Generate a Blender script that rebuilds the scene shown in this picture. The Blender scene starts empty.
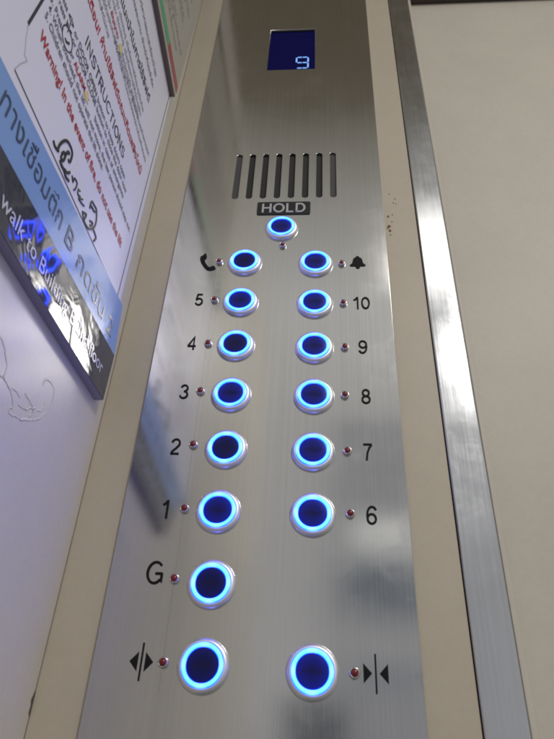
import bpy, bmesh, math, random
from math import sin, cos, pi, radians
from mathutils import Vector, Matrix
random.seed(4)
sc = bpy.context.scene
col = sc.collection

# ------------------------------------------------------------------ camera
CAM = Vector((0.0411, -0.4321, -0.1394))
RX = Vector((0.99749, 0.05640, 0.04340)); FW = Vector((-0.0711, 0.8109, 0.5808)).normalized()
RX = (RX - FW * RX.dot(FW)).normalized(); UP = RX.cross(FW)
FPX = 620.96
cd = bpy.data.cameras.new('camera'); cam = bpy.data.objects.new('camera', cd); col.objects.link(cam)
cd.sensor_fit = 'HORIZONTAL'; cd.sensor_width = 36; cd.lens = FPX / 554 * 36
cd.clip_start = 0.01; cd.clip_end = 100
m3 = Matrix((RX, UP, -FW)).transposed()
cam.matrix_world = Matrix.Translation(CAM) @ m3.to_4x4()
cd.dof.use_dof = True; cd.dof.focus_distance = 0.56; cd.dof.aperture_fstop = 24.0
sc.camera = cam
sc.cycles.use_denoising = True; sc.cycles.filter_width = 1.9
sc.view_settings.view_transform = 'Standard'; sc.view_settings.look = 'None'
sc.view_settings.exposure = 0.0; sc.view_settings.gamma = 1.0

# measured points of the photograph taken onto the real wall planes
def ray(u, v): return RX * ((u - 277) / FPX) - UP * ((v - 369.5) / FPX) + FW
def on_front(u, v, y=0.0):
    d = ray(u, v); p = CAM + d * ((y - CAM.y) / d.y); return Vector((p.x, y, p.z))
def on_side(u, v, x):
    d = ray(u, v); p = CAM + d * ((x - CAM.x) / d.x); return Vector((x, p.y, p.z))

# ------------------------------------------------------------------ materials
def mat(name):
    m = bpy.data.materials.new(name); m.use_nodes = True
    return m, m.node_tree.nodes, m.node_tree.links, m.node_tree.nodes['Principled BSDF']
def setp(b, **k):
    for key, v in k.items():
        b.inputs[key.replace('_', ' ')].default_value = v
def plain(name, c, rough=0.5, metal=0.0, spec=0.5, var=0.0, scale=60):
    m, n, l, b = mat(name)
    setp(b, Base_Color=(*c, 1), Roughness=rough, Metallic=metal)
    b.inputs['Specular IOR Level'].default_value = spec
    if var:
        tc = n.new('ShaderNodeTexCoord'); nz = n.new('ShaderNodeTexNoise'); nz.inputs['Scale'].default_value = scale; nz.inputs['Detail'].default_value = 6
        mr = n.new('ShaderNodeMapRange'); mr.inputs['To Min'].default_value = 1 - var; mr.inputs['To Max'].default_value = 1 + var
        mx = n.new('ShaderNodeMix'); mx.data_type = 'RGBA'; mx.blend_type = 'MULTIPLY'; mx.inputs['Factor'].default_value = 1
        mx.inputs['A'].default_value = (*c, 1)
        l.new(tc.outputs['Object'], nz.inputs['Vector']); l.new(nz.outputs['Fac'], mr.inputs['Value'])
        l.new(mr.outputs['Result'], mx.inputs['B']); l.new(mx.outputs['Result'], b.inputs['Base Color'])
    return m

def brushed(name, c, rough, lines=(900, 900, 5), bump=0.02, aniso=0.4, smudge=0.1, streak=0.1, rvar=0.1, smear=0.04):
    m, n, l, b = mat(name)
    setp(b, Metallic=1.0, Base_Color=(*c, 1))
    b.inputs['Anisotropic'].default_value = aniso
    tc = n.new('ShaderNodeTexCoord'); mp = n.new('ShaderNodeMapping'); mp.inputs['Scale'].default_value = lines
    l.new(tc.outputs['Object'], mp.inputs['Vector'])
    nz = n.new('ShaderNodeTexNoise'); nz.inputs['Scale'].default_value = 1.0; nz.inputs['Detail'].default_value = 4
    l.new(mp.outputs['Vector'], nz.inputs['Vector'])
    n2 = n.new('ShaderNodeTexNoise'); n2.inputs['Scale'].default_value = 14; n2.inputs['Detail'].default_value = 6; n2.inputs['Roughness'].default_value = 0.6
    l.new(tc.outputs['Object'], n2.inputs['Vector'])
    a = n.new('ShaderNodeMapRange'); a.inputs['From Min'].default_value = 0.3; a.inputs['From Max'].default_value = 0.7
    a.inputs['To Min'].default_value = rough - smudge; a.inputs['To Max'].default_value = rough + smudge
    l.new(n2.outputs['Fac'], a.inputs['Value'])
    ad = n.new('ShaderNodeMath'); ad.operation = 'MULTIPLY_ADD'; ad.inputs[1].default_value = rvar
    l.new(nz.outputs['Fac'], ad.inputs[0]); l.new(a.outputs['Result'], ad.inputs[2]); 
    n4 = n.new('ShaderNodeTexNoise'); n4.inputs['Scale'].default_value = 34; n4.inputs['Detail'].default_value = 9; n4.inputs['Roughness'].default_value = 0.65; n4.inputs['Distortion'].default_value = 1.2
    l.new(tc.outputs['Object'], n4.inputs['Vector'])
    pr = n.new('ShaderNodeMapRange'); pr.inputs['From Min'].default_value = 0.52; pr.inputs['From Max'].default_value = 0.72; pr.inputs['To Max'].default_value = smear
    l.new(n4.outputs['Fac'], pr.inputs['Value'])
    a2 = n.new('ShaderNodeMath'); a2.operation = 'ADD'; l.new(ad.outputs[0], a2.inputs[0]); l.new(pr.outputs['Result'], a2.inputs[1])
    l.new(a2.outputs[0], b.inputs['Roughness'])
    mx = n.new('ShaderNodeMix'); mx.data_type = 'RGBA'; mx.blend_type = 'MULTIPLY'; mx.inputs['Factor'].default_value = 1
    mx.inputs['A'].default_value = (*c, 1)
    r = n.new('ShaderNodeMapRange'); r.inputs['From Min'].default_value = 0.25; r.inputs['From Max'].default_value = 0.75
    r.inputs['To Min'].default_value = 1 - streak; r.inputs['To Max'].default_value = 1 + streak
    l.new(nz.outputs['Fac'], r.inputs['Value']); l.new(r.outputs['Result'], mx.inputs['B']); l.new(mx.outputs['Result'], b.inputs['Base Color'])
    bp = n.new('ShaderNodeBump'); bp.inputs['Strength'].default_value = bump; bp.inputs['Distance'].default_value = 0.001
    l.new(nz.outputs['Fac'], bp.inputs['Height']); l.new(bp.outputs['Normal'], b.inputs['Normal'])
    return m

def painted(name, c, rough, spec=0.5):
    """semi-gloss paint with a fine orange-peel grain and faint grime"""
    m, n, l, b = mat(name)
    setp(b, Roughness=rough); b.inputs['Specular IOR Level'].default_value = spec
    tc = n.new('ShaderNodeTexCoord')
    nz = n.new('ShaderNodeTexNoise'); nz.inputs['Scale'].default_value = 700; nz.inputs['Detail'].default_value = 3
    n2 = n.new('ShaderNodeTexNoise'); n2.inputs['Scale'].default_value = 11; n2.inputs['Detail'].default_value = 8; n2.inputs['Roughness'].default_value = 0.65
    n3 = n.new('ShaderNodeTexNoise'); n3.inputs['Scale'].default_value = 260; n3.inputs['Detail'].default_value = 4
    for q in (nz, n2, n3): l.new(tc.outputs['Object'], q.inputs['Vector'])
    r = n.new('ShaderNodeMapRange'); r.inputs['From Min'].default_value = 0.3; r.inputs['From Max'].default_value = 0.7
    r.inputs['To Min'].default_value = 0.945; r.inputs['To Max'].default_value = 1.03
    l.new(n2.outputs['Fac'], r.inputs['Value'])
    r3 = n.new('ShaderNodeMapRange'); r3.inputs['From Min'].default_value = 0.3; r3.inputs['From Max'].default_value = 0.7
    r3.inputs['To Min'].default_value = 0.975; r3.inputs['To Max'].default_value = 1.02
    l.new(n3.outputs['Fac'], r3.inputs['Value'])
    mu = n.new('ShaderNodeMath'); mu.operation = 'MULTIPLY'; l.new(r.outputs['Result'], mu.inputs[0]); l.new(r3.outputs['Result'], mu.inputs[1])
    mx = n.new('ShaderNodeMix'); mx.data_type = 'RGBA'; mx.blend_type = 'MULTIPLY'; mx.inputs['Factor'].default_value = 1
    mx.inputs['A'].default_value = (*c, 1); l.new(mu.outputs[0], mx.inputs['B']); l.new(mx.outputs['Result'], b.inputs['Base Color'])
    bp = n.new('ShaderNodeBump'); bp.inputs['Strength'].default_value = 0.05; bp.inputs['Distance'].default_value = 0.0005
    l.new(nz.outputs['Fac'], bp.inputs['Height']); l.new(bp.outputs['Normal'], b.inputs['Normal'])
    return m

def film(name, c, rough=0.06, wave=0.5, scale=16):
    """print under a clear, slightly wrinkled glossy film"""
    m, n, l, b = mat(name)
    setp(b, Base_Color=(*c, 1), Roughness=rough)
    b.inputs['IOR'].default_value = 1.5
    tc = n.new('ShaderNodeTexCoord')
    nz = n.new('ShaderNodeTexNoise'); nz.inputs['Scale'].default_value = scale; nz.inputs['Detail'].default_value = 3; nz.inputs['Roughness'].default_value = 0.55
    nz.inputs['Distortion'].default_value = 0.8
    l.new(tc.outputs['Object'], nz.inputs['Vector'])
    bp = n.new('ShaderNodeBump'); bp.inputs['Strength'].default_value = wave; bp.inputs['Distance'].default_value = 0.01
    l.new(nz.outputs['Fac'], bp.inputs['Height']); l.new(bp.outputs['Normal'], b.inputs['Normal'])
    return m

M = {}
M['steel'] = brushed('brushed_steel', (0.585, 0.58, 0.565), 0.10, lines=(700, 700, 3), bump=0.008, aniso=0.3, smudge=0.035, streak=0.05, rvar=0.04, smear=0.04)
M['trim'] = brushed('scuffed_steel', (0.52, 0.53, 0.545), 0.14, lines=(500, 500, 14), bump=0.03, aniso=0.0, smudge=0.05, streak=0.05, rvar=0.05)
M['bezel'] = plain('satin_chrome', (0.78, 0.78, 0.80), 0.42, 1.0)
M['chrome'] = plain('small_chrome', (0.6, 0.58, 0.57), 0.22, 1.0)
M['beige'] = painted('beige_paint', (0.47, 0.42, 0.335), 0.42, 0.35)
M['side'] = painted('side_wall_paint', (0.56, 0.525, 0.46), 0.36, 0.6)
M['door'] = painted('door_paint', (0.505, 0.47, 0.405), 0.5, 0.3)
M['dark'] = plain('dark_recess', (0.012, 0.012, 0.013), 0.7)
M['grille_back'] = plain('grey_mesh_backing', (0.055, 0.055, 0.055), 0.7, var=0.3, scale=900)
M['brown'] = plain('dark_brown_edge', (0.075, 0.058, 0.045), 0.6, var=0.15)
M['wood_edge'] = plain('brown_board_edge', (0.17, 0.125, 0.095), 0.6, var=0.15)
M['joint'] = plain('dark_beige_joint', (0.20, 0.17, 0.13), 0.7, var=0.4, scale=90)
M['black'] = plain('black_enamel', (0.010, 0.010, 0.012), 0.6, spec=0.12)
M['plate'] = plain('black_label_plate', (0.02, 0.02, 0.022), 0.5, spec=0.25)
M['silver_ink'] = plain('silver_ink', (0.45, 0.45, 0.44), 0.45)
M['red_lens'] = plain('dark_red_lens', (0.17, 0.010, 0.014), 0.2)
M['rust'] = plain('rust_brown', (0.17, 0.075, 0.035), 0.9)
M['scribe'] = plain('scribed_line', (0.36, 0.355, 0.35), 0.35, 0.9)
M['paper'] = plain('white_laminated_sheet', (0.74, 0.74, 0.80), 0.30, spec=0.5, var=0.03, scale=40)
M['paper2'] = plain('cream_notice_sheet', (0.36, 0.335, 0.28), 0.55, var=0.04, scale=40)
M['ink'] = plain('navy_print', (0.03, 0.03, 0.055), 0.4)
M['ink_soft'] = plain('grey_print', (0.10, 0.10, 0.14), 0.4)
M['ink_red'] = plain('red_print', (0.42, 0.02, 0.05), 0.4)
M['ink_yellow'] = plain('yellow_print', (0.66, 0.54, 0.22), 0.5)
M['pen'] = plain('black_marker', (0.012, 0.012, 0.02), 0.4)
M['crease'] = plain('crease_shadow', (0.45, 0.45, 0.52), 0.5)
M['blue_film'] = film('blue_band', (0.20, 0.35, 0.64), 0.17, 0.06, 15)
M['slate_film'] = film('slate_band', (0.035, 0.038, 0.055), 0.07, 0.11, 18)
M['edge'] = plain('board_edge', (0.28, 0.26, 0.33), 0.35)
M['white_ink'] = plain('white_print', (0.60, 0.61, 0.66), 0.12, spec=0.5)
M['navy_ink'] = plain('navy_letters', (0.035, 0.055, 0.12), 0.22, spec=0.5)
M['green'] = plain('green_stripe', (0.10, 0.36, 0.17), 0.4)
M['redst'] = plain('red_stripe', (0.36, 0.07, 0.07), 0.4)

def ring_material():
    m, n, l, b = mat('blue_light_ring')
    tc = n.new('ShaderNodeTexCoord'); sp = n.new('ShaderNodeSeparateXYZ'); l.new(tc.outputs['Object'], sp.inputs[0])
    cb = n.new('ShaderNodeCombineXYZ'); l.new(sp.outputs['X'], cb.inputs['X']); l.new(sp.outputs['Z'], cb.inputs['Y'])
    ln = n.new('ShaderNodeVectorMath'); ln.operation = 'LENGTH'; l.new(cb.outputs[0], ln.inputs[0])
    mr = n.new('ShaderNodeMapRange'); mr.inputs['From Min'].default_value = 0.0105; mr.inputs['From Max'].default_value = 0.0138
    l.new(ln.outputs['Value'], mr.inputs['Value'])
    cr = n.new('ShaderNodeValToRGB'); e = cr.color_ramp.elements
    e[0].position = 0.0; e[0].color = (0.0, 0.006, 0.25, 1)
    e[1].position = 1.0; e[1].color = (0.0, 0.007, 0.3, 1)
    for p, c in ((0.14, (0.002, 0.03, 1, 1)), (0.40, (0.008, 0.052, 1, 1)), (0.68, (0.007, 0.049, 1, 1)), (0.88, (0.001, 0.019, 0.9, 1))):
        q = cr.color_ramp.elements.new(p); q.color = c
    l.new(mr.outputs['Result'], cr.inputs['Fac'])
    # the four diodes behind the ring show as paler spots
    an = n.new('ShaderNodeMath'); an.operation = 'ARCTAN2'; l.new(sp.outputs['Z'], an.inputs[0]); l.new(sp.outputs['X'], an.inputs[1])
    f4 = n.new('ShaderNodeMath'); f4.operation = 'MULTIPLY'; f4.inputs[1].default_value = 4; l.new(an.outputs[0], f4.inputs[0])
    cs = n.new('ShaderNodeMath'); cs.operation = 'COSINE'; l.new(f4.outputs[0], cs.inputs[0])
    pw = n.new('ShaderNodeMapRange'); pw.inputs['From Min'].default_value = 0.1; pw.inputs['From Max'].default_value = 1; pw.inputs['To Max'].default_value = 0.22
    l.new(cs.outputs[0], pw.inputs['Value'])
    mx = n.new('ShaderNodeMix'); mx.data_type = 'RGBA'; mx.inputs['B'].default_value = (0.038, 0.06, 1, 1)
    l.new(pw.outputs['Result'], mx.inputs['Factor']); l.new(cr.outputs['Color'], mx.inputs['A'])
    l.new(mx.outputs['Result'], b.inputs['Emission Color']); b.inputs['Emission Strength'].default_value = 25
    oi = n.new('ShaderNodeObjectInfo'); vr = n.new('ShaderNodeMapRange'); vr.inputs['To Min'].default_value = 20; vr.inputs['To Max'].default_value = 29
    l.new(oi.outputs['Random'], vr.inputs['Value']); l.new(vr.outputs['Result'], b.inputs['Emission Strength'])
    setp(b, Base_Color=(0.2, 0.4, 0.8, 1), Roughness=0.3)
    return m
M['ring'] = ring_material()
def cap_material(name, glow):
    m, n, l, b = mat(name)
    setp(b, Base_Color=(0.006, 0.007, 0.04, 1), Roughness=0.35); b.inputs['Specular IOR Level'].default_value = 0.2
    tc = n.new('ShaderNodeTexCoord'); ln = n.new('ShaderNodeVectorMath'); ln.operation = 'LENGTH'
    l.new(tc.outputs['Object'], ln.inputs[0])
    mr = n.new('ShaderNodeMapRange'); mr.inputs['From Min'].default_value = 0.003; mr.inputs['From Max'].default_value = 0.0106
    mr.inputs['To Min'].default_value = glow * 0.13; mr.inputs['To Max'].default_value = glow
    l.new(ln.outputs['Value'], mr.inputs['Value'])
    b.inputs['Emission Color'].default_value = (0.01, 0.03, 1, 1); l.new(mr.outputs['Result'], b.inputs['Emission Strength'])
    return m
M['cap_bright'] = cap_material('blue_button_face', 0.17)
M['cap_dim'] = cap_material('dim_button_face', 0.045)
M['cap_ink'] = plain('button_print', (0.022, 0.018, 0.05), 0.6, spec=0.1)
def glow(name, c, s):
    m, n, l, b = mat(name); setp(b, Base_Color=(0.006, 0.006, 0.015, 1), Roughness=0.5); b.inputs['Specular IOR Level'].default_value = 0.0
    b.inputs['Emission Color'].default_value = (*c, 1); b.inputs['Emission Strength'].default_value = s
    return m
M['screen'] = glow('display_glass', (0.002, 0.002, 0.035), 1.0)
M['segment'] = glow('display_segment', (0.22, 0.45, 1.0), 1.3)

# ------------------------------------------------------------------ mesh helpers
def obj(name, bm, m, parent=None, loc=(0, 0, 0), smooth=False):
    me = bpy.data.meshes.new(name); bm.normal_update(); bm.to_mesh(me); bm.free()
    o = bpy.data.objects.new(name, me); col.objects.link(o); o.location = loc
    for q in (m if isinstance(m, (list, tuple)) else [m]): me.materials.append(q)
    if smooth:
        for p in me.polygons: p.use_smooth = True
    if parent is not None: o.parent = parent
    return o
def tag(o, label=None, cat=None, group=None, kind=None):
    if label: o['label'] = label
    if cat: o['category'] = cat
    if group: o['group'] = group
    if kind: o['kind'] = kind
    return o
def thing(name, label, cat, loc=(0, 0, 0), group=None):
    o = bpy.data.objects.new(name, None); col.objects.link(o); o.location = loc
    o.empty_display_size = 0.02
    return tag(o, label, cat, group)
def box(bm, lo, hi, bevel=0.0, seg=2):
    r = bmesh.ops.create_cube(bm, size=1)
    for v in r['verts']:
        v.co = Vector([lo[i] + (v.co[i] + 0.5) * (hi[i] - lo[i]) for i in range(3)])
    if bevel:
        es = list({e for v in r['verts'] for e in v.link_edges})
        bmesh.ops.bevel(bm, geom=es, offset=bevel, segments=seg, affect='EDGES', profile=0.5)
    return bm
def boxo(name, lo, hi, m, parent=None, bevel=0.0, seg=2):
    return obj(name, box(bmesh.new(), lo, hi, bevel, seg), m, parent)
def lathe(bm, prof, n=48, close_top=False):
    """profile of (radius, height); height stands out of the panel towards -y"""
    rings = []
    for r, h in prof:
        rings.append([bm.verts.new((r * cos(2 * pi * k / n), -h, r * sin(2 * pi * k / n))) for k in range(n)])
    for a, b in zip(rings, rings[1:]):
        for k in range(n):
            bm.faces.new((a[k], a[(k + 1) % n], b[(k + 1) % n], b[k]))
    if close_top: bm.faces.new(rings[-1])
    return bm
def prism(bm, pts, n, depth):
    """closed outline pts (Vectors) pushed by depth along n"""
    n = Vector(n); a = [bm.verts.new(p) for p in pts]; b = [bm.verts.new(p + n * depth) for p in pts]
    k = len(pts)
    fs = [bm.faces.new(a), bm.faces.new(b)]
    for i in range(k): fs.append(bm.faces.new((a[i], a[(i + 1) % k], b[(i + 1) % k], b[i])))
    bmesh.ops.recalc_face_normals(bm, faces=fs)
    return bm
def ribbon(bm, pts, w, to3, depth, closed=False, lift=0.0):
    """stroke of width w along 2-D pts; to3(x, y, h) maps to space"""
    n = len(pts); L = []; Rr = []
    for i in range(n):
        p = pts[i]
        a = pts[(i - 1) % n] if (closed or i > 0) else None
        c = pts[(i + 1) % n] if (closed or i < n - 1) else None
        d1 = d2 = None
        if a is not None: d1 = Vector((p[0] - a[0], p[1] - a[1])).normalized()
        if c is not None: d2 = Vector((c[0] - p[0], c[1] - p[1])).normalized()
        d1 = d1 or d2; d2 = d2 or d1
        t = (d1 + d2)
        t = t.normalized() if t.length > 1e-6 else d1
        nn = Vector((-t.y, t.x)); k = min(1.0 / max(nn.dot(Vector((-d1.y, d1.x))), 0.35), 2.2)
        L.append((p[0] + nn.x * w / 2 * k, p[1] + nn.y * w / 2 * k)); Rr.append((p[0] - nn.x * w / 2 * k, p[1] - nn.y * w / 2 * k))
    lt = [bm.verts.new(to3(x, y, depth + lift)) for x, y in L]; rt = [bm.verts.new(to3(x, y, depth + lift)) for x, y in Rr]
    lb = [bm.verts.new(to3(x, y, 0)) for x, y in L]; rb = [bm.verts.new(to3(x, y, 0)) for x, y in Rr]
    fs = []
    for i in range(n if closed else n - 1):
        j = (i + 1) % n
        fs += [bm.faces.new((lt[i], lt[j], rt[j], rt[i])), bm.faces.new((lt[i], lb[i], lb[j], lt[j])), bm.faces.new((rt[j], rb[j], rb[i], rt[i]))]
    if not closed:
        fs += [bm.faces.new((lt[0], rt[0], rb[0], lb[0])), bm.faces.new((lt[-1], lb[-1], rb[-1], rt[-1]))]
    bmesh.ops.recalc_face_normals(bm, faces=fs)
def arc(cx, cy, rx, ry, a0, a1, n=18):
    return [(cx + rx * cos(radians(a0 + (a1 - a0) * i / n)), cy + ry * sin(radians(a0 + (a1 - a0) * i / n))) for i in range(n + 1)]
def ell(cx, cy, rx, ry, n=32): return ('c', arc(cx, cy, rx, ry, 0, 360 - 360 / n, n - 1))
GL = {   # plain sans letters as centre lines, cap height 1: (advance, strokes)
 '0': (.56, [ell(.28, .5, .222, .445)]),
 '1': (.56, [[(.10, .735), (.24, .83), (.335, 1.0)], [(.345, 0), (.345, 1.0)]]),
 '2': (.56, [arc(.28, .70, .212, .245, 170, -35) + [(.33, .40), (.16, .23), (.08, .055)], [(.05, .055), (.51, .055)]]),
 '3': (.56, [arc(.27, .735, .185, .21, 165, -90), arc(.27, .285, .215, .23, 95, -168)]),
 '4': (.56, [[(.395, 0), (.395, .97), (.055, .29)], [(.03, .275), (.53, .275)]]),
 '5': (.56, [[(.47, .945), (.165, .945), (.095, .50)], arc(.27, .325, .215, .27, 150, -160)]),
 '6': (.56, [ell(.285, .305, .205, .25), arc(.315, .50, .245, .445, 38, 195)]),
 '7': (.56, [[(.05, .945), (.505, .945)], [(.495, .93), (.37, .74), (.265, .46), (.205, 0)]]),
 '8': (.56, [ell(.28, .735, .175, .21), ell(.28, .285, .21, .23)]),
 '9': (.56, [ell(.275, .695, .205, .25), arc(.245, .50, .245, .445, 218, 375)]),
 'G': (.78, [arc(.385, .5, .325, .445, 42, 318) , [(.635, .205), (.68, .16), (.68, .47)], [(.70, .46), (.395, .46)]]),
 'H': (.72, [[(.1, 0), (.1, 1)], [(.62, 0), (.62, 1)], [(.1, .52), (.62, .52)]]),
 'O': (.78, [ell(.39, .5, .325, .445)]),
 'L': (.56, [[(.1, 1), (.1, .055), (.52, .055)]]),
 'D': (.72, [[(.1, .055), (.1, .945), (.33, .945)] + arc(.33, .5, .30, .445, 80, -80) + [(.33, .055), (.05, .055)]]),
 'I': (.28, [[(.14, 0), (.14, 1)]]),
 'N': (.72, [[(.1, 0), (.1, .97), (.62, .03), (.62, 1)]]),
 'S': (.66, [arc(.33, .735, .225, .21, 20, 250) + arc(.33, .275, .25, .225, 70, -165)]),
 'T': (.61, [[(.02, .945), (.59, .945)], [(.305, .94), (.305, 0)]]),
 'R': (.72, [[(.1, 0), (.1, .945), (.38, .945)] + arc(.38, .71, .20, .235, 80, -80) + [(.38, .475), (.12, .475)], [(.38, .46), (.62, 0)]]),
 'U': (.72, [[(.1, 1), (.1, .36)] + arc(.36, .33, .26, .28, 180, 360) + [(.62, .36), (.62, 1)]]),
 'C': (.72, [arc(.39, .5, .325, .445, 42, 318)]),
}
def stroke_text(bm, s, to3, size, w, depth=0.0005, stretch=1.0, space=0.0):
    x = 0; k = 0
    for ch in s:
        adv, st = GL[ch]
        for q in st:
            cl = q[0] == 'c'; pts = q[1] if cl else q
            ribbon(bm, [((x + p[0]) * size * stretch, p[1] * size) for p in pts], w * size, to3, depth, cl, lift=0.00003 * (k % 7)); k += 1
        x += adv + space
    return (x - space) * size * stretch
def stroke_width(s, size, space=0.0): return sum(GL[c][0] + space for c in s) * size - space * size

# font text turned into mesh faces
_cache = {}
def glyphs(s, bold=0.0):
    key = (s, bold)
    if key not in _cache:
        c = bpy.data.curves.new('text', 'FONT'); c.body = s; c.size = 1; c.offset = bold; c.resolution_u = 3
        o = bpy.data.objects.new('text', c); col.objects.link(o); bpy.context.view_layer.update()
        me = bpy.data.meshes.new_from_object(o.evaluated_get(bpy.context.evaluated_depsgraph_get()))
        vs = [v.co.copy() for v in me.vertices]; fs = [tuple(p.vertices) for p in me.polygons]
        bpy.data.objects.remove(o); bpy.data.curves.remove(c); bpy.data.meshes.remove(me)
        _cache[key] = (vs, fs, max((v.x for v in vs), default=0))
    return _cache[key]
def adv(s): return glyphs(s + '|')[2] - glyphs('|')[2]
def font_text(bm, s, to3, h=0.0, bold=0.0, x0=0.0):
    vs, fs, _ = glyphs(s, bold)
    root = list(range(len(vs)))
    def find(q):
        while root[q] != q: q = root[q]
        return q
    for f in fs:
        for q in f[1:]: root[find(q)] = find(f[0])
    ids = {}; lift = [ids.setdefault(find(q), len(ids)) % 4 * 0.00003 for q in range(len(vs))]
    nrm = (to3(1, 0, 0) - to3(0, 0, 0)).cross(to3(0, 1, 0) - to3(0, 0, 0)).normalized()   # stacked marks lie one above the other
    v = [bm.verts.new(to3(p.x + x0, p.y, h) + nrm * e) for p, e in zip(vs, lift)]
    for f in fs:
        try: bm.faces.new([v[i] for i in f])
        except ValueError: pass

# ------------------------------------------------------------------ walls, trim, door
XW = -0.1415
bm = bmesh.new(); box(bm, (XW, 0.003, -0.45), (0.1376, 0.05, 1.15))
front = obj('front_wall', bm, M['beige'])
tag(front, 'beige painted front wall carrying the steel button panel', 'wall')
bm = bmesh.new()
for u, v, r in ((389, 194, .0007), (388, 216.5, .0013), (392.5, 215, .0006), (389, 226.5, .0019), (390, 231, .0014), (390.5, 235, .0008), (395, 199, .0007), (396, 204, .0006), (393.6, 203, .0007), (392, 222, .0006), (387.5, 229, .0007)):
    p = on_front(u, v, 0.003); n = 9
    ang = [2 * pi * k / n for k in range(n)]; rr = [r * random.uniform(0.6, 1.2) for _ in ang]
    prism(bm, [p + Vector((cos(a) * q, 0.001, sin(a) * q * 1.3)) for a, q in zip(ang, rr)], (0, -1, 0), 0.0013)
obj('rust_spots', bm, M['rust'], front)
bm = bmesh.new(); box(bm, (XW - 0.03, -1.25, -0.45), (XW, 0.05, 1.15))
side = obj('side_wall', bm, M['side'])
tag(side, 'side wall with pale glossy paint and blistered patches below the notices', 'wall')
def tube(bm, pts, r, n=6):
    rings = []
    for i, p in enumerate(pts):
        t = (pts[min(i + 1, len(pts) - 1)] - pts[max(i - 1, 0)]).normalized()
        a = Vector((1, 0, 0)); b = t.cross(a).normalized(); q = r[i] if isinstance(r, list) else r
        rings.append([bm.verts.new(p + (a * sin(2 * pi * k / n) * 0.45 + b * cos(2 * pi * k / n)) * q) for k in range(n)])
    for A, B in zip(rings, rings[1:]):
        for k in range(n): bm.faces.new((A[k], A[(k + 1) % n], B[(k + 1) % n], B[k]))
bm = bmesh.new()
def wavy(pts, x, sub=6, jit=0.0007):
    out = []
    P3 = [on_side(u, v, x) for u, v in pts]
    for i in range(len(P3) - 1):
        p0, p1, p2, p3 = P3[max(i - 1, 0)], P3[i], P3[i + 1], P3[min(i + 2, len(P3) - 1)]
        for k in range(sub):
            t = k / sub
            q = 0.5 * (2 * p1 + (p2 - p0) * t + (2 * p0 - 5 * p1 + 4 * p2 - p3) * t * t + (3 * p1 - p0 - 3 * p2 + p3) * t ** 3)
            out.append(q + Vector((0, random.uniform(-jit, jit), random.uniform(-jit, jit))))
    out.append(P3[-1]); return out
for ln in ([(-4, 326), (1, 337), (4, 346), (7, 365), (4, 378), (9, 388), (13, 404), (8, 412), (14, 416), (25, 420), (38, 419), (48, 409), (54, 396), (52, 384), (46, 380), (43, 385)], [(18, 404), (26, 409), (35, 408)], [(25, 394), (30, 402), (33, 411), (29, 417)], [(9, 388), (16, 391), (20, 398)], [(34, 412), (41, 409), (45, 403)], [(-6, 372), (2, 377), (4, 378)]):
    pts = wavy(ln, XW); tube(bm, pts, [random.uniform(.0005, .0009) for _ in pts])
obj('paint_blister', bm, M['side'], side, smooth=True)
bm = bmesh.new(); c = on_side(30, 707, XW)
prism(bm, [Vector((XW + 0.0004, 0.0028 + a, c.z + b)) for a, b in ((0, -.006), (-.0025, -.003), (-.002, .001), (-.0035, .004), (-.0006, .010), (0, .007))], (-1, 0, 0), 0.0006)
obj('chipped_corner', bm, M['brown'], side)
boxo('corner_joint', (XW - 0.0002, 0.0020, -0.44), (XW + 0.0003, 0.0034, 1.14), M['joint'], side)  # thin dark beige line where the two walls meet
boxo('panel_joint', (XW - 0.002, -0.372, -0.44), (XW + 0.0006, -0.366, 1.14), M['brown'], side)

# stainless trim between wall and door
bm = bmesh.new(); box(bm, (0.1385, 0.0012, -0.45), (0.1660, 0.045, 1.15), 0.0012, 3)
trim = obj('metal_trim', bm, M['trim'], smooth=False)
tag(trim, 'scuffed vertical stainless steel trim strip between beige wall and door', 'trim strip')
doorth = thing('lift_door', 'plain beige lift door leaf right of the steel trim strip', 'door', (0.3, 0.012, -0.45))
dt = on_front(450, 3.5, 0.010).z
bm = bmesh.new(); box(bm, (0.1675, 0.010, -0.45), (0.75, 0.045, dt)); bm.transform(Matrix.Translation(-doorth.location))
obj('door_leaf', bm, M['door'], doorth)
bm = bmesh.new(); box(bm, (0.1663, 0.002, -0.45), (0.1700, 0.0455, dt - 0.0005), 0.0006); bm.transform(Matrix.Translation(-doorth.location))
obj('edge_seal', bm, M['door'], doorth)
hd = boxo('door_header', (0.1675, -0.004, dt + 0.0012), (0.75, 0.045, 1.15), M['brown'])
tag(hd, 'dark brown header above the beige lift door', 'door header')

# ------------------------------------------------------------------ button panel
ROOT = Vector((0, 0.003, -0.2))
panel = thing('lift_control_panel', 'brushed steel lift button panel with blue lit round buttons', 'control panel', ROOT)
def part(name, bm, m, loc=None, label=None, parent=None, smooth=False):
    """parts are drawn in world space (or about loc) and hung on the panel"""
    par = parent or panel
    base = Vector(loc) if loc is not None else None
    if base is None:
        base = Vector((0, 0, 0))
    off = base - par.matrix_local.translation if parent is None else base
    o = obj(name, bm, m, par, off, smooth)
    if label: o['label'] = label
    return o
PX0, PX1, PZ0, PZ1 = -0.1072, 0.1050, -0.22, 1.02
def front3(x, z, h): return Vector((x, -h, z))
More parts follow.
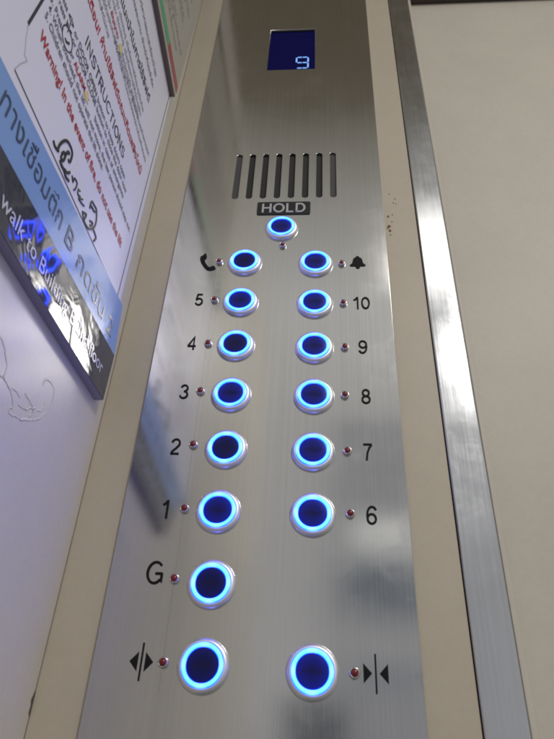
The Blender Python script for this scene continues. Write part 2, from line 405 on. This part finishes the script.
# face plate with the eight slots and the display window cut through it
cu = bpy.data.curves.new('plate', 'CURVE'); cu.dimensions = '2D'; cu.fill_mode = 'BOTH'; cu.extrude = 0.0012; cu.bevel_depth = 0.0003; cu.bevel_resolution = 1; cu.offset = -0.0003
def loop(pts):
    s = cu.splines.new('POLY'); s.points.add(len(pts) - 1); s.use_cyclic_u = True
    for q, p in zip(s.points, pts): q.co = (p[0], p[1], 0, 1)
loop([(PX0, PZ0), (PX1, PZ0), (PX1, PZ1), (PX0, PZ1)])
SW, SZ0, SZ1 = 0.0066, 0.3955, 0.4735
slots = [-0.0523 + i * 0.01512 for i in range(8)]
for x in slots:
    loop(arc(x, SZ1 - SW / 2, SW / 2, SW / 2, 0, 180, 10) + arc(x, SZ0 + SW / 2, SW / 2, SW / 2, 180, 360, 10))
DX0, DX1, DZ0, DZ1 = -0.0309, 0.0316, 0.6535, 0.7595
loop([(DX0, DZ0), (DX1, DZ0), (DX1, DZ1), (DX0, DZ1)])
to = bpy.data.objects.new('plate', cu); col.objects.link(to); bpy.context.view_layer.update()
me = bpy.data.meshes.new_from_object(to.evaluated_get(bpy.context.evaluated_depsgraph_get()))
bpy.data.objects.remove(to)
bm = bmesh.new(); bm.from_mesh(me); bpy.data.meshes.remove(me)
for v in bm.verts: v.co = Vector((v.co.x, -v.co.z + 0.0015, v.co.y))
bmesh.ops.reverse_faces(bm, faces=bm.faces[:]); bmesh.ops.recalc_face_normals(bm, faces=bm.faces[:])
part('face_plate', bm, M['steel'])
# speaker slots: each a dark pocket behind its opening; the outer two have the pale backing close behind
for i, x in enumerate(slots):
    outer = i in (0, 7); y0 = 0.00225 if outer else 0.00285
    bm = bmesh.new(); box(bm, (x - 0.0045, y0, SZ0 - 0.001), (x + 0.0045, y0 + 0.0004, SZ1 + 0.001))
    part('speaker_slot', bm, M['grille_back'] if outer else M['dark'], label='slot with pale grey backing at the end of the speaker grille' if outer else None)
# display
bm = bmesh.new(); box(bm, (DX0 - 0.002, 0.0022, DZ0 - 0.002), (DX1 + 0.002, 0.0029, DZ1 + 0.002))
disp = part('display', bm, M['screen'], label='dark blue floor display reading 9')
bm = bmesh.new()
a = on_front(296.2, 68.3, 0.002); b = on_front(308.2, 57.2, 0.002)
x0, z0, x1, z1 = a.x, a.z, b.x, b.z; zm = (z0 + z1) / 2; g = 0.0013
def seg(p, q): ribbon(bm, [p, q], 0.0019, lambda x, z, h: Vector((x, 0.0021 - h, z)), 0.0002)
xm = (x0 + x1) / 2
for s in (((x0 + g, z1), (xm - g * .4, z1)), ((xm + g * .4, z1), (x1 - g, z1)), ((x0, z1 - g), (x0, zm + g)), ((x0 + g, zm), (xm - g * .4, zm)), ((xm + g * .4, zm), (x1 - g, zm)),
          ((x1, z1 - g), (x1, zm + g)), ((x1, zm - g), (x1, z0 + g)), ((x0 + g, z0), (xm - g * .4, z0)), ((xm + g * .4, z0), (x1 - g, z0))): seg(*s)
o = obj('floor_digit', bm, M['segment'], disp)
bm = bmesh.new(); box(bm, (DX0 + 0.0003, 0.0002, DZ1 - 0.0035), (DX1 - 0.0003, 0.0021, DZ1 - 0.0002))
obj('recess_shade', bm, M['dark'], disp)  # dark strip added over the window's bright top rim, as shade of the recess

# buttons
BTN = {'hold': (281.3, 225.7), 'phone': (244.3, 259.9), 'bell': (315.4, 260.9), '5': (240, 299.4), '10': (314.6, 301), '4': (235.2, 342.7), '9': (314.2, 345.1),
       '3': (230.4, 392.2), '8': (313.7, 393.8), '2': (225.3, 446.9), '7': (312.8, 449.4), '1': (217.5, 509.3), '6': (312.6, 512.7), 'G': (210.6, 582.3), 'open': (202.2, 664.6), 'close': (312.3, 670.9)}
LED = {'hold': (282.5, 244.4), 'phone': (218.9, 260.7), 'bell': (341.6, 262.3), '5': (214.2, 298.8), '10': (343.2, 302), '4': (207.8, 342.5), '9': (344.8, 346.1), '3': (200.2, 390.2), '8': (344.9, 394.1),
       '2': (192.9, 443.8), '7': (347.3, 450.2), '1': (184.1, 507.7), '6': (350.3, 513), 'G': (173.9, 578), 'open': (162.7, 661.9), 'close': (354.6, 672.7)}
FLOORS = {'hold': 'hold', 'phone': 'telephone call', 'bell': 'alarm bell', 'G': 'ground floor', 'open': 'door open', 'close': 'door close'}
DIM = {'phone', '4', '2', 'open', 'G'}
def make_button():
    bz = obj('button', lathe(bmesh.new(), [(.0171, 0), (.0171, .0008), (.0167, .0021), (.0160, .0031), (.0150, .0038), (.0141, .0041), (.01385, .0040), (.01385, .0030)]), M['bezel'], smooth=True)
    rg = obj('light_ring', lathe(bmesh.new(), [(.01375, .0036), (.0137, .0046), (.0132, .0051), (.0122, .0053), (.0114, .0051), (.0108, .0048), (.0106, .0036)]), M['ring'], bz, smooth=True)
    cp = obj('push_face', lathe(bmesh.new(), [(.0106, .0030), (.0106, .0043), (.0103, .0044), (.0060, .0044), (.0030, .0044)], close_top=True), M['cap_bright'], bz, smooth=True)
    bm = bmesh.new(); s = 0.0042; w = glyphs('Hi Tech')[2]
    font_text(bm, 'Hi Tech', lambda x, y, h: Vector(((x - w / 2) * s, -0.0045, (y - 0.33) * s)), bold=0.01)
    tx = obj('printed_mark', bm, M['cap_ink'], bz)
    return bz
dim_mesh = None
proto = make_button(); first = True
for key, px in BTN.items():
    c = on_front(*px, -0.0046); loc = Vector((c.x, 0, c.z)) - ROOT
    if first: b = proto; kids = list(proto.children); first = False
    else:
        b = proto.copy(); col.objects.link(b); kids = []
        for ch in proto.children:
            k = ch.copy(); col.objects.link(k); k.parent = b; kids.append(k)
    b.parent = panel; b.location = loc
    b['label'] = 'blue ringed %s button' % (FLOORS[key] if key in FLOORS else 'floor ' + key)
    for k in kids:
        if k.name.startswith('push_face') and key in DIM:
            if dim_mesh is None:
                dim_mesh = k.data.copy(); dim_mesh.materials[0] = M['cap_dim']
            k.data = dim_mesh
# indicator lamps
lp = obj('indicator_lamp', lathe(bmesh.new(), [(.0036, 0), (.0036, .0016), (.0033, .0026), (.0027, .0030), (.0024, .0028), (.0024, .0018)], 24), M['chrome'], smooth=True)
obj('red_lens', lathe(bmesh.new(), [(.0024, .0020), (.0023, .0030), (.0017, .0037), (.0008, .0040)], 20, True), M['red_lens'], lp, smooth=True)
first = True
for key, px in LED.items():
    c = on_front(*px, -0.0025); loc = Vector((c.x, 0, c.z)) - ROOT
    if first: b = lp; first = False
    else:
        b = lp.copy(); col.objects.link(b)
        for ch in lp.children:
            k = ch.copy(); col.objects.link(k); k.parent = b
    b.parent = panel; b.location = loc
# raised black numerals
NUM = {'5': (199.3, 299.8), '4': (192.1, 343.3), '10': (361, 303.2), '9': (362.9, 347.1), '3': (184.3, 391.7), '2': (175.6, 446.5), '1': (167.2, 509.4), '8': (365.9, 396.5), '7': (367.8, 451.9), '6': (371.5, 515.2), 'G': (155.4, 572.5)}
for s, px in NUM.items():
    size = 0.0165 if s == 'G' else 0.0145
    c = on_front(*px); w = stroke_width(s, size)
    if s == '1': w += 0.0018
    bm = bmesh.new()
    stroke_text(bm, s, lambda x, y, h: front3(c.x - w / 2 + x, c.z - size / 2 + y, h), size, 0.112, 0.0006)
    part('numeral', bm, M['black'], label='raised black %s %s' % ('letter' if s == 'G' else 'numeral', s))
# HOLD plate
p0 = on_front(257.4, 214.9); p1 = on_front(310.4, 202.6); hz = (p0.z + p1.z) / 2
HX0, HX1, HZ0, HZ1 = -0.0270, 0.0293, 0.3687, 0.3885
def rrect(x0, x1, z0, z1, r): return arc(x1 - r, z1 - r, r, r, 0, 90, 5) + arc(x0 + r, z1 - r, r, r, 90, 180, 5) + arc(x0 + r, z0 + r, r, r, 180, 270, 5) + arc(x1 - r, z0 + r, r, r, 270, 360, 5)
bm = bmesh.new(); prism(bm, [Vector((x, 0, z)) for x, z in rrect(HX0, HX1, HZ0, HZ1, 0.0022)], (0, -1, 0), 0.0008)
hp = part('name_plate', bm, M['plate'], label='black plate lettered HOLD')
bm = bmesh.new(); sz = 0.0138; w = stroke_width('HOLD', sz, 0.08) * 1.12
cx = (HX0 + HX1) / 2
stroke_text(bm, 'HOLD', lambda x, y, h: front3(cx - w / 2 + x, HZ0 + 0.0031 + y, 0.0007 + h), sz, 0.15, 0.0003, stretch=1.12, space=0.08)
obj('plate_lettering', bm, M['silver_ink'], hp)
# door symbols
def tri(bm, pts): prism(bm, [on_front(*p) for p in pts], (0, -1, 0), 0.0006)
bm = bmesh.new()
c = on_front(141.3, 661.5)
def sym(bm, c, out):
    ribbon(bm, [(c.x, c.z - 0.0115), (c.x, c.z + 0.0115)], 0.0011, front3, 0.0006)
    for s in (-1, 1):
        a, b = (0.0024, 0.0078)
        tip, base = (b, a) if out else (a, b)
        prism(bm, [Vector((c.x + s * tip, 0, c.z)), Vector((c.x + s * base, 0, c.z - 0.0058)), Vector((c.x + s * base, 0, c.z + 0.0058))], (0, -1, 0), 0.0006)
sym(bm, c, True); part('door_open_symbol', bm, M['black'])
bm = bmesh.new(); c = on_front(375.9, 673.6); sym(bm, c, False); part('door_close_symbol', bm, M['black'])
# alarm bell
c = on_front(357.6, 263.2); S = 0.0165
bell = [(-.42, -.26), (-.46, -.18), (-.34, -.06), (-.29, .08), (-.28, .22), (-.22, .38), (-.10, .47), (-.06, .56), (.06, .56), (.10, .47), (.22, .38), (.28, .22), (.29, .08), (.34, -.06), (.46, -.18), (.42, -.26), (.14, -.27), (.12, -.38), (.05, -.45), (-.05, -.45), (-.12, -.38), (-.14, -.27)]
bm = bmesh.new(); prism(bm, [Vector((c.x + x * S * 1.02, 0, c.z + y * S)) for x, y in bell], (0, -1, 0), 0.0006)
part('alarm_bell_symbol', bm, M['black'])
# telephone handset
bm = bmesh.new()
hs = [(203.3, 255.6), (200.6, 257.0), (200.0, 259.9), (201.2, 263.5), (203.6, 267.2), (206.6, 270.2), (209.6, 271.0), (214.8, 269.9), (215.8, 268.6), (214.5, 266.3), (212.2, 266.2), (210.6, 267.4), (208.4, 267.0), (205.8, 263.7), (204.6, 260.0), (206.6, 258.6), (207.0, 256.0), (205.6, 253.2)]
prism(bm, [on_front(*p) for p in hs], (0, -1, 0), 0.0006)
part('telephone_symbol', bm, M['black'])
# faint scribed guide lines through the lamps
bm = bmesh.new()
ribbon(bm, [(-0.0608, -0.082), (-0.0604, 0.31)], 0.00028, front3, 0.00012)
part('scribed_line', bm, M['scribe'])
# ------------------------------------------------------------------ notices on the side wall
XB = XW + 0.0075          # face of the direction board
XN = XW + 0.0055          # face of the instruction sheet
def frame2(pa, pb, x):
    """plane frame on the side wall: origin pa, baseline towards pb"""
    a = on_side(*pa, x); b = on_side(*pb, x); r = (b - a); L = r.length; r.normalize(); u = Vector((1, 0, 0)).cross(r)
    return a, r, u, L
def on_plane(x, quad): return [on_side(u, v, x) for u, v in quad]
def slab(name, quad, x, depth, m, parent=None):
    bm = bmesh.new(); prism(bm, on_plane(x, quad), (-1, 0, 0), depth); return obj(name, bm, m, parent)
def side_text(bm, segs, pa, pb, x, size, h=0.0003, ref=None):
    """segs: list of (text, style, bm); the whole line runs from pa to pb"""
    a, r, u, L = frame2(pa, pb, x)
    full = ''.join(s for s, *_ in segs); W = adv(full); k = L / W
    pre = ''
    for s, bold, tb in segs:
        x0 = adv(pre) if pre else 0.0
        if tb is not None and s.strip():
            font_text(tb, s, lambda X, Y, H: a + r * (X * k) + u * (Y * size) + Vector((h, 0, 0)), 0, bold, x0)
        pre += s
def side_strokes(bm, lines, x, w, h=0.0003):
    for i, ln in enumerate(lines):
        P3 = [on_side(u, v, x) for u, v in ln]
        ribbon(bm, [(p.y, p.z) for p in P3], w, lambda yy, zz, hh: Vector((x + hh, yy, zz)), h + 0.00002 * (i % 5))

# instruction sheet
TL = on_side(0, 57, XN)
note = thing('instruction_notice', 'white lift instruction sheet with red warning lines, thin black border and pen scribbles', 'notice', on_side(118, 301, XW))
def np_(name, bm, m, parent=None):
    bm.transform(Matrix.Translation(-note.location)); return obj(name, bm, m, parent or note)
yr = on_side(120, 302, XN).y; yl = -0.330
a = on_side(10, 70, XN); b = on_side(121, 301, XN); sl = (a.z - b.z) / (a.y - b.y)
zb = lambda y: b.z + sl * (y - b.y) - 0.004
bm = bmesh.new()
ztop = 0.66
prism(bm, [Vector((XN, yl, zb(yl))), Vector((XN, yr, zb(yr))), Vector((XN, yr - 0.004, ztop)), Vector((XN, yl, ztop))], (-1, 0, 0), 0.0055)
np_('sheet', bm, M['paper'])
K, S_, R_, Y_ = bmesh.new(), bmesh.new(), bmesh.new(), bmesh.new()
def sheet_part(name, m, fill):
    bm = bmesh.new(); fill(bm); return np_(name, bm, M[m])
def line(size, pa, pb, *segs):
    """one printed line, a part for each run of one ink"""
    for n_ in range(len(segs)):
        bm = bmesh.new()
        side_text(bm, [(t, bold, bm if k_ == n_ else None) for k_, (t, m, bold) in enumerate(segs)], pa, pb, XN, size)
        np_('printed_line', bm, M[segs[n_][1]])
sheet_part('border_line', 'ink', lambda bm: side_strokes(bm, [[(14.5, 70), (117, 297), (168.8, 97.5), (190, 10)]], XN, 0.0009))
sheet_part('border_line', 'ink', lambda bm: side_strokes(bm, [[(28, 24), (43, -1), (55, -20)]], XN, 0.0022))
a_, r_, u_, L_ = frame2((84.4, 42.5), (122.8, 160), XN)
ww = stroke_width('INSTRUCTIONS', 1, 0.05)
capi = 0.0118
sheet_part('heading', 'ink', lambda bm: stroke_text(bm, 'INSTRUCTIONS', lambda x, y, h: a_ + r_ * x + u_ * y + Vector((h, 0, 0)), capi, 0.11, 0.0003, stretch=L_ / (ww * capi), space=0.05))
line(0.0128, (39, 36.7), (120.3, 248), ('Warning! In the event of fire, do not use the lift', 'ink_red', .022))
line(0.0088, (44.3, 15.5), (102, 171), ('5. Children should not operate the lift alone.', 'ink_soft', .012))
line(0.0084, (48, 8.5), (129.3, 233), ('4. When overload, the lift will not move, the last person should step out.', 'ink_soft', .012))
line(0.0086, (49.8, -1), (122.8, 199), ('3. Press', 'ink_soft', .012), ('       or ', 'ink_soft', .012), ('ALARM', 'ink_red', .03), (' or', 'ink_soft', .012), ('       button in case of emergency', 'ink_soft', .012))
line(0.0086, (52.2, -14), (125.5, 194), ('2. Press ', 'ink_soft', .012), ('>|<', 'ink', .03), (' or ', 'ink_soft', .012), ('DOOR CLOSE', 'ink', .012), (' button to close the door now', 'ink_soft', .012))
line(0.0086, (54.7, -22), (124.2, 180), ('1. Press ', 'ink_soft', .012), ('<|>', 'ink', .03), (' or ', 'ink_soft', .012), ('DOOR OPEN', 'ink', .012), (' button to keep doors open', 'ink_soft', .012))
# circled telephone and yellow bells
def disc(bm, px, r, x, h=0.0004):
    c = on_side(*px, x)
    prism(bm, [c + Vector((h, X * r, Z * r)) for X, Z in ((-.9, -.6), (-.62, -.2), (-.55, .3), (-.3, .75), (0, 1), (.3, .75), (.55, .3), (.62, -.2), (.9, -.6), (.25, -.62), (0, -.95), (-.25, -.62))], (-1, 0, 0), 0.0002)
def hoop(bm, px, r, w, x):
    c = on_side(*px, x); ribbon(bm, arc(c.y, c.z, r, r, 0, 345, 23), w, lambda yy, zz, hh: Vector((x + hh, yy, zz)), 0.0003, True)
def phone_mark(bm):
    hoop(bm, (67.2, 39), 0.0085, 0.0010, XN)
sheet_part('circle_mark', 'ink', phone_mark)
sheet_part('telephone_mark', 'ink', lambda bm: side_strokes(bm, [[(64.9, 38), (65.8, 41.5), (68, 43.6), (69.3, 43.3)]], XN, 0.0019))
for px, r in (((86.4, 96.5), .0056), ((120.4, 48.5), .0062)):
    sheet_part('yellow_bell', 'ink_yellow', lambda bm: disc(bm, px, r, XN))
# Thai block
line(0.0140, (82, -18), (140, 176), ('คำเตือน! ห้ามใช้ลิฟต์ขณะเกิดเพลิงไหม้', 'ink_red', .022))
line(0.0165, (115.2, -18), (148.5, 104), ('ข้อแนะนำในการใช้ลิฟต์', 'ink', .012))
line(0.0080, (111.6, -18), (142.6, 113), ('๑. กดปุ่ม เปิดประตู เมื่อต้องการให้ประตูเปิดค้าง', 'ink_soft', .006))
line(0.0080, (107.6, -18), (140.2, 117), ('๒. กดปุ่ม ปิดประตู เมื่อต้องการให้ประตูปิด', 'ink_soft', .006))
line(0.0080, (102.6, -18), (138, 119), ('๓. กดปุ่ม ', 'ink_soft', .006), ('สัญญาณ', 'ink_red', .03), ('      หรือปุ่มกระดิ่ง กรณีฉุกเฉิน', 'ink_soft', .006))
line(0.0080, (97, -18), (148.3, 157), ('๔. เมื่อมีน้ำหนักเกินพิกัด ลิฟต์จะไม่เคลื่อนที่ ผู้โดยสารคนสุดท้ายควรออก', 'ink_soft', .006))
line(0.0080, (93.3, -18), (108.0, 39), ('๕. เด็กเล็กไม่ควร', 'ink_soft', .006))
line(0.0080, (113.4, 41), (145, 163), ('ลำพังและห้ามขนของหนักเกินกำหนด', 'ink_soft', .006))
line(0.0115, (137, -12), (155.4, 78), ('คณะวิศวกรรมและซ่อมบำรุง', 'ink_soft', .006))
line(0.0100, (130, -12), (152.5, 89), ('ติดต่อสอบถาม เจ้าหน้าที่ประจำตึก', 'ink_soft', .01))
def smooth2(p, sub=5):
    out = []
    for i in range(len(p) - 1):
        a, b, c, d = [Vector(p[k]) for k in (max(i - 1, 0), i, i + 1, min(i + 2, len(p) - 1))]
        for k in range(sub):
            t = k / sub; out.append(tuple(0.5 * (2 * b + (c - a) * t + (2 * a - 5 * b + 4 * c - d) * t * t + (3 * b - a - 3 * c + d) * t ** 3)))
    return out + [tuple(p[-1])]
bm = bmesh.new()
Zp = lambda x, y: (45 + x / 6.167, 130 + y / 6.167)
pen = [[(50, 65), (54, 85), (60, 103), (75, 125), (84, 128)], [(75, 130), (84, 100), (98, 80), (120, 66), (138, 72), (152, 95), (163, 125), (165, 155), (152, 196), (140, 184)], [(100, 152), (112, 138), (122, 150), (120, 172), (108, 190), (97, 176), (98, 160)], [(128, 150), (140, 135), (150, 150)],
       [(90, 185), (98, 215), (112, 240), (130, 263), (152, 262)], [(126, 245), (120, 265), (126, 290), (146, 315)], [(112, 250), (122, 262)]]
pen2 = [[(165, 280), (170, 320), (180, 298), (196, 330), (184, 365), (174, 370)], [(205, 362), (200, 395), (216, 412)], [(232, 430), (206, 422), (222, 450), (240, 470)], [(212, 372), (214, 380)]]
pen3 = [[(274, 484), (280, 455), (290, 442), (300, 462), (315, 490), (316, 540), (310, 580), (295, 606), (270, 610), (250, 585), (236, 550), (230, 515)], [(228, 505), (252, 522), (240, 552)], [(274, 560), (290, 572), (286, 592), (274, 588)], [(295, 610), (308, 645), (312, 668), (298, 686)], [(284, 470), (300, 500), (312, 505)]]
side_strokes(bm, [smooth2([Zp(*p) for p in l]) for l in pen], XN, 0.0021, 0.0006)
side_strokes(bm, [smooth2([Zp(*p) for p in l]) for l in pen2], XN, 0.0012, 0.0006)
side_strokes(bm, [smooth2([Zp(*p) for p in l]) for l in pen3], XN, 0.0016, 0.0006)
np_('pen_scribble', bm, M['pen'])
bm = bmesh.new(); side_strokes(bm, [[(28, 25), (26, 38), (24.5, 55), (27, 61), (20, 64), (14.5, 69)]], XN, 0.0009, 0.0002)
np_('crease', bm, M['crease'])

# blue and slate direction board below it
YE = on_side(103.5, 399, XB).y
board = thing('direction_sign', 'blue and dark slate direction board with Thai line above walk to building line', 'sign', on_side(95, 400, XW))
def bp_(name, bm, m, parent=None):
    bm.transform(Matrix.Translation(-board.location)); return obj(name, bm, m, parent or board)
B = {k: on_side(*p, XB) for k, p in {'tl': (-26, 3), 'tr': (122.6, 305.5), 'ml': (-26, 96), 'mr': (114.4, 355.5), 'bl': (-26, 188), 'br': (103.4, 399.5)}.items()}
bm = bmesh.new()
q = [B['tl'] + Vector((0, 0, 0.0006)), B['tr'] + Vector((0, 0, 0.0006)), B['br'] + Vector((0, .0004, -.0004)), B['bl'] + Vector((0, 0, -.0004))]
q = [p - Vector((0.0004, 0, 0)) for p in q]
prism(bm, q, (-1, 0, 0), 0.0070); bp_('backing_board', bm, M['edge'])
def quad(ps, x=0.0, n=(70, 16)):
    """thin sheet between four corners"""
    bm = bmesh.new(); prism(bm, [p + Vector((x, 0, 0)) for p in ps], (-1, 0, 0), 0.0003); return bm
bp_('blue_band', quad([B['tl'], B['tr'], B['mr'], B['ml']]), M['blue_film'])
bp_('slate_band', quad([B['ml'] - Vector((0, 0, .0001)), B['mr'] - Vector((0, 0, .0001)), B['br'], B['bl']]), M['slate_film'])
NB, WB = bmesh.new(), bmesh.new()
s1, s2 = 'ทางเชื่อมตึก ', 'B กดชั้น 2'
a, r, u, L = frame2((62.9, 238.5), (110.5, 339), XB)
wt, w1 = adv(s1 + s2), adv(s1); k = L / (wt - w1)
for s, off in ((s1, 0), (s2, w1)):
    kk = k * (0.70 if off == 0 else 1.0)
    font_text(NB, s, lambda X, Y, H: a + r * ((X - w1) * kk) + u * (Y * 0.0235) + Vector((0.0003, 0, 0)), 0, 0.0, off)
bp_('blue_band_lettering', NB, M['navy_ink'])
a, r, u, L = frame2((-1, 203.5), (100.8, 374.5), XB)
s = 'walk to Building B 2nd floor'; k = L / adv(s)
font_text(WB, s, lambda X, Y, H: a + r * (X * k) + u * (Y * 0.0165) + Vector((0.0003, 0, 0)), 0, 0.004)
bp_('slate_band_lettering', WB, M['white_ink'])

# second notice above, with green and red stripe
XU = XW + 0.011
upn = thing('striped_notice', 'cream notice board with green and red stripe along its lower edge, above the instruction sheet', 'notice', on_side(174, 96, XW + 0.009))
def up_(name, bm, m):
    bm.transform(Matrix.Translation(-upn.location)); return obj(name, bm, m, upn)
A0 = on_side(157, 0, XU); A1 = on_side(174.5, 97, XU); d = (A1 - A0).normalized(); E0 = A1 - d * 0.34
R1 = on_side(201, 3, XU); rd = (R1 - A1).normalized()
upd = Vector((0, -rd.y, rd.z)) if False else rd
bm = bmesh.new(); prism(bm, [E0, A1, A1 + rd * 0.4, E0 + Vector((0, 0, 0.4))], (-1, 0, 0), 0.0105); up_('board', bm, M['wood_edge'])
def strip(t0, t1, z0, z1, x):
    """band along the lower edge: t metres back from the right end, z metres above the edge"""
    P = lambda t, z: A1 - d * t + Vector((x, rd.y * z, rd.z * z))
    bm = bmesh.new(); prism(bm, [P(t1, z0), P(t0, z0), P(t0, z1), P(t1, z1)], (-1, 0, 0), 0.0005); return bm
up_('cream_sheet', strip(0.0, 0.33, 0.0, 0.36, 0.0006), M['paper2'])
tg = (on_side(175, 61, XU) - A1).length
up_('green_stripe', strip(0.052, 0.33, 0.0085, 0.0225, 0.0009), M['green'])
up_('red_stripe', strip(0.0, 0.052, 0.0085, 0.0225, 0.0009), M['redst'])
bm = bmesh.new()
for i in range(16):
    z = 0.034 + i * 0.0105; n = random.uniform(0.22, 0.295)
    s = 'ระเบียบการใช้อาคารและลิฟต์โดยสาร โปรดอ่านให้เข้าใจก่อนใช้งาน'[:random.randint(30, 58)]
    k = n / adv(s); o_ = A1 - d * (0.31)
    font_text(bm, s, lambda X, Y, H: o_ + d * (X * k) + rd * (z + Y * 0.0085) + Vector((0.0010, 0, 0)), 0, 0.01)
up_('faint_print', bm, plain('faint_print', (0.28, 0.26, 0.23), 0.5))

# ------------------------------------------------------------------ light
def area(name, loc, rot, sx, sy, power, c):
    ld = bpy.data.lights.new(name, 'AREA'); ld.shape = 'RECTANGLE'; ld.size = sx; ld.size_y = sy; ld.energy = power; ld.color = c
    o = bpy.data.objects.new(name, ld); col.objects.link(o); o.location = loc; o.rotation_euler = rot; return o
area('ceiling_lamp', (0.47, -1.06, 1.42), (0, 0, 0), 0.36, 0.26, 1.1, (1.0, 0.965, 0.91))
area('ceiling_lamp', (0.92, -1.50, 1.42), (0, 0, 0), 0.42, 0.45, 29, (1.0, 0.965, 0.91))
w = bpy.data.worlds.new('World'); sc.world = w; w.use_nodes = True
n = w.node_tree.nodes; l = w.node_tree.links; bg = n['Background']
tc = n.new('ShaderNodeTexCoord'); sp = n.new('ShaderNodeSeparateXYZ'); l.new(tc.outputs['Generated'], sp.inputs[0])
mr = n.new('ShaderNodeMapRange'); mr.inputs['From Min'].default_value = -1; mr.inputs['From Max'].default_value = 1; l.new(sp.outputs['Z'], mr.inputs['Value'])
cr = n.new('ShaderNodeValToRGB'); l.new(mr.outputs['Result'], cr.inputs['Fac'])
el = cr.color_ramp.elements; el[0].position = 0; el[0].color = (.12, .12, .12, 1); el[1].position = 1; el[1].color = (.10, .08, .055, 1)
for p, c in ((.45, (.38, .375, .375, 1)), (.54, (.47, .465, .475, 1)), (.66, (.45, .445, .45, 1)), (.76, (.50, .495, .49, 1)), (.83, (.60, .595, .58, 1)), (.87, (.45, .44, .42, 1)), (.905, (.29, .275, .245, 1)), (.918, (.22, .205, .175, 1)), (.924, (.14, .122, .092, 1)), (.95, (.108, .092, .066, 1))):
    q = el.new(p); q.color = c
# the dim far side of the lift car: gnomonic directions on the wall behind the viewer
def math_(op, a, b=None, c=None):
    q = n.new('ShaderNodeMath'); q.operation = op
    for k, v in enumerate((a, b, c)):
        if v is None: continue
        if isinstance(v, (int, float)): q.inputs[k].default_value = v
        else: l.new(v, q.inputs[k])
    return q.outputs[0]
ny = math_('MAXIMUM', math_('MULTIPLY', sp.outputs['Y'], -1), 0.02)
ga = math_('DIVIDE', sp.outputs['X'], ny); gb = math_('DIVIDE', sp.outputs['Z'], ny)
def step(v, e, s):
    q = n.new('ShaderNodeMapRange'); q.interpolation_type = 'SMOOTHSTEP'; q.inputs['From Min'].default_value = e - s; q.inputs['From Max'].default_value = e + s
    l.new(v, q.inputs['Value']); return q.outputs['Result']
def rect(a0, a1, b0, b1, s=0.008):
    t = math_('MULTIPLY', step(ga, a0, s), math_('SUBTRACT', 1, step(ga, a1, s)))
    u = math_('MULTIPLY', step(gb, b0, s), math_('SUBTRACT', 1, step(gb, b1, s)))
    return math_('MULTIPLY', t, u)
cur = cr.outputs['Color']
def over(mask, c, f=1.0):
    global cur
    mx = n.new('ShaderNodeMix'); mx.data_type = 'RGBA'; mx.inputs['B'].default_value = (*c, 1)
    l.new(math_('MULTIPLY', mask, f), mx.inputs['Factor']); l.new(cur, mx.inputs['A']); cur = mx.outputs['Result']
over(rect(0.012, 0.19, -0.3, 0.60, 0.02), (.30, .305, .325), 0.85)
over(rect(0.035, 0.19, 0.255, 0.335, 0.008), (.13, .155, .19), 0.95)
over(rect(0.055, 0.19, 0.355, 0.405, 0.006), (1.0, 1.0, .97), 0.95)
over(rect(0.03, 0.19, 0.155, 0.185, 0.010), (.22, .25, .29), 0.85)
over(rect(0.03, 0.19, 0.19, 0.235, 0.012), (.42, .42, .43), 0.85)
over(rect(-0.05, 0.032, -0.6, 0.135, 0.004), (.045, .055, .07), 0.95)
l.new(cur, bg.inputs['Color']); bg.inputs['Strength'].default_value = 1.0
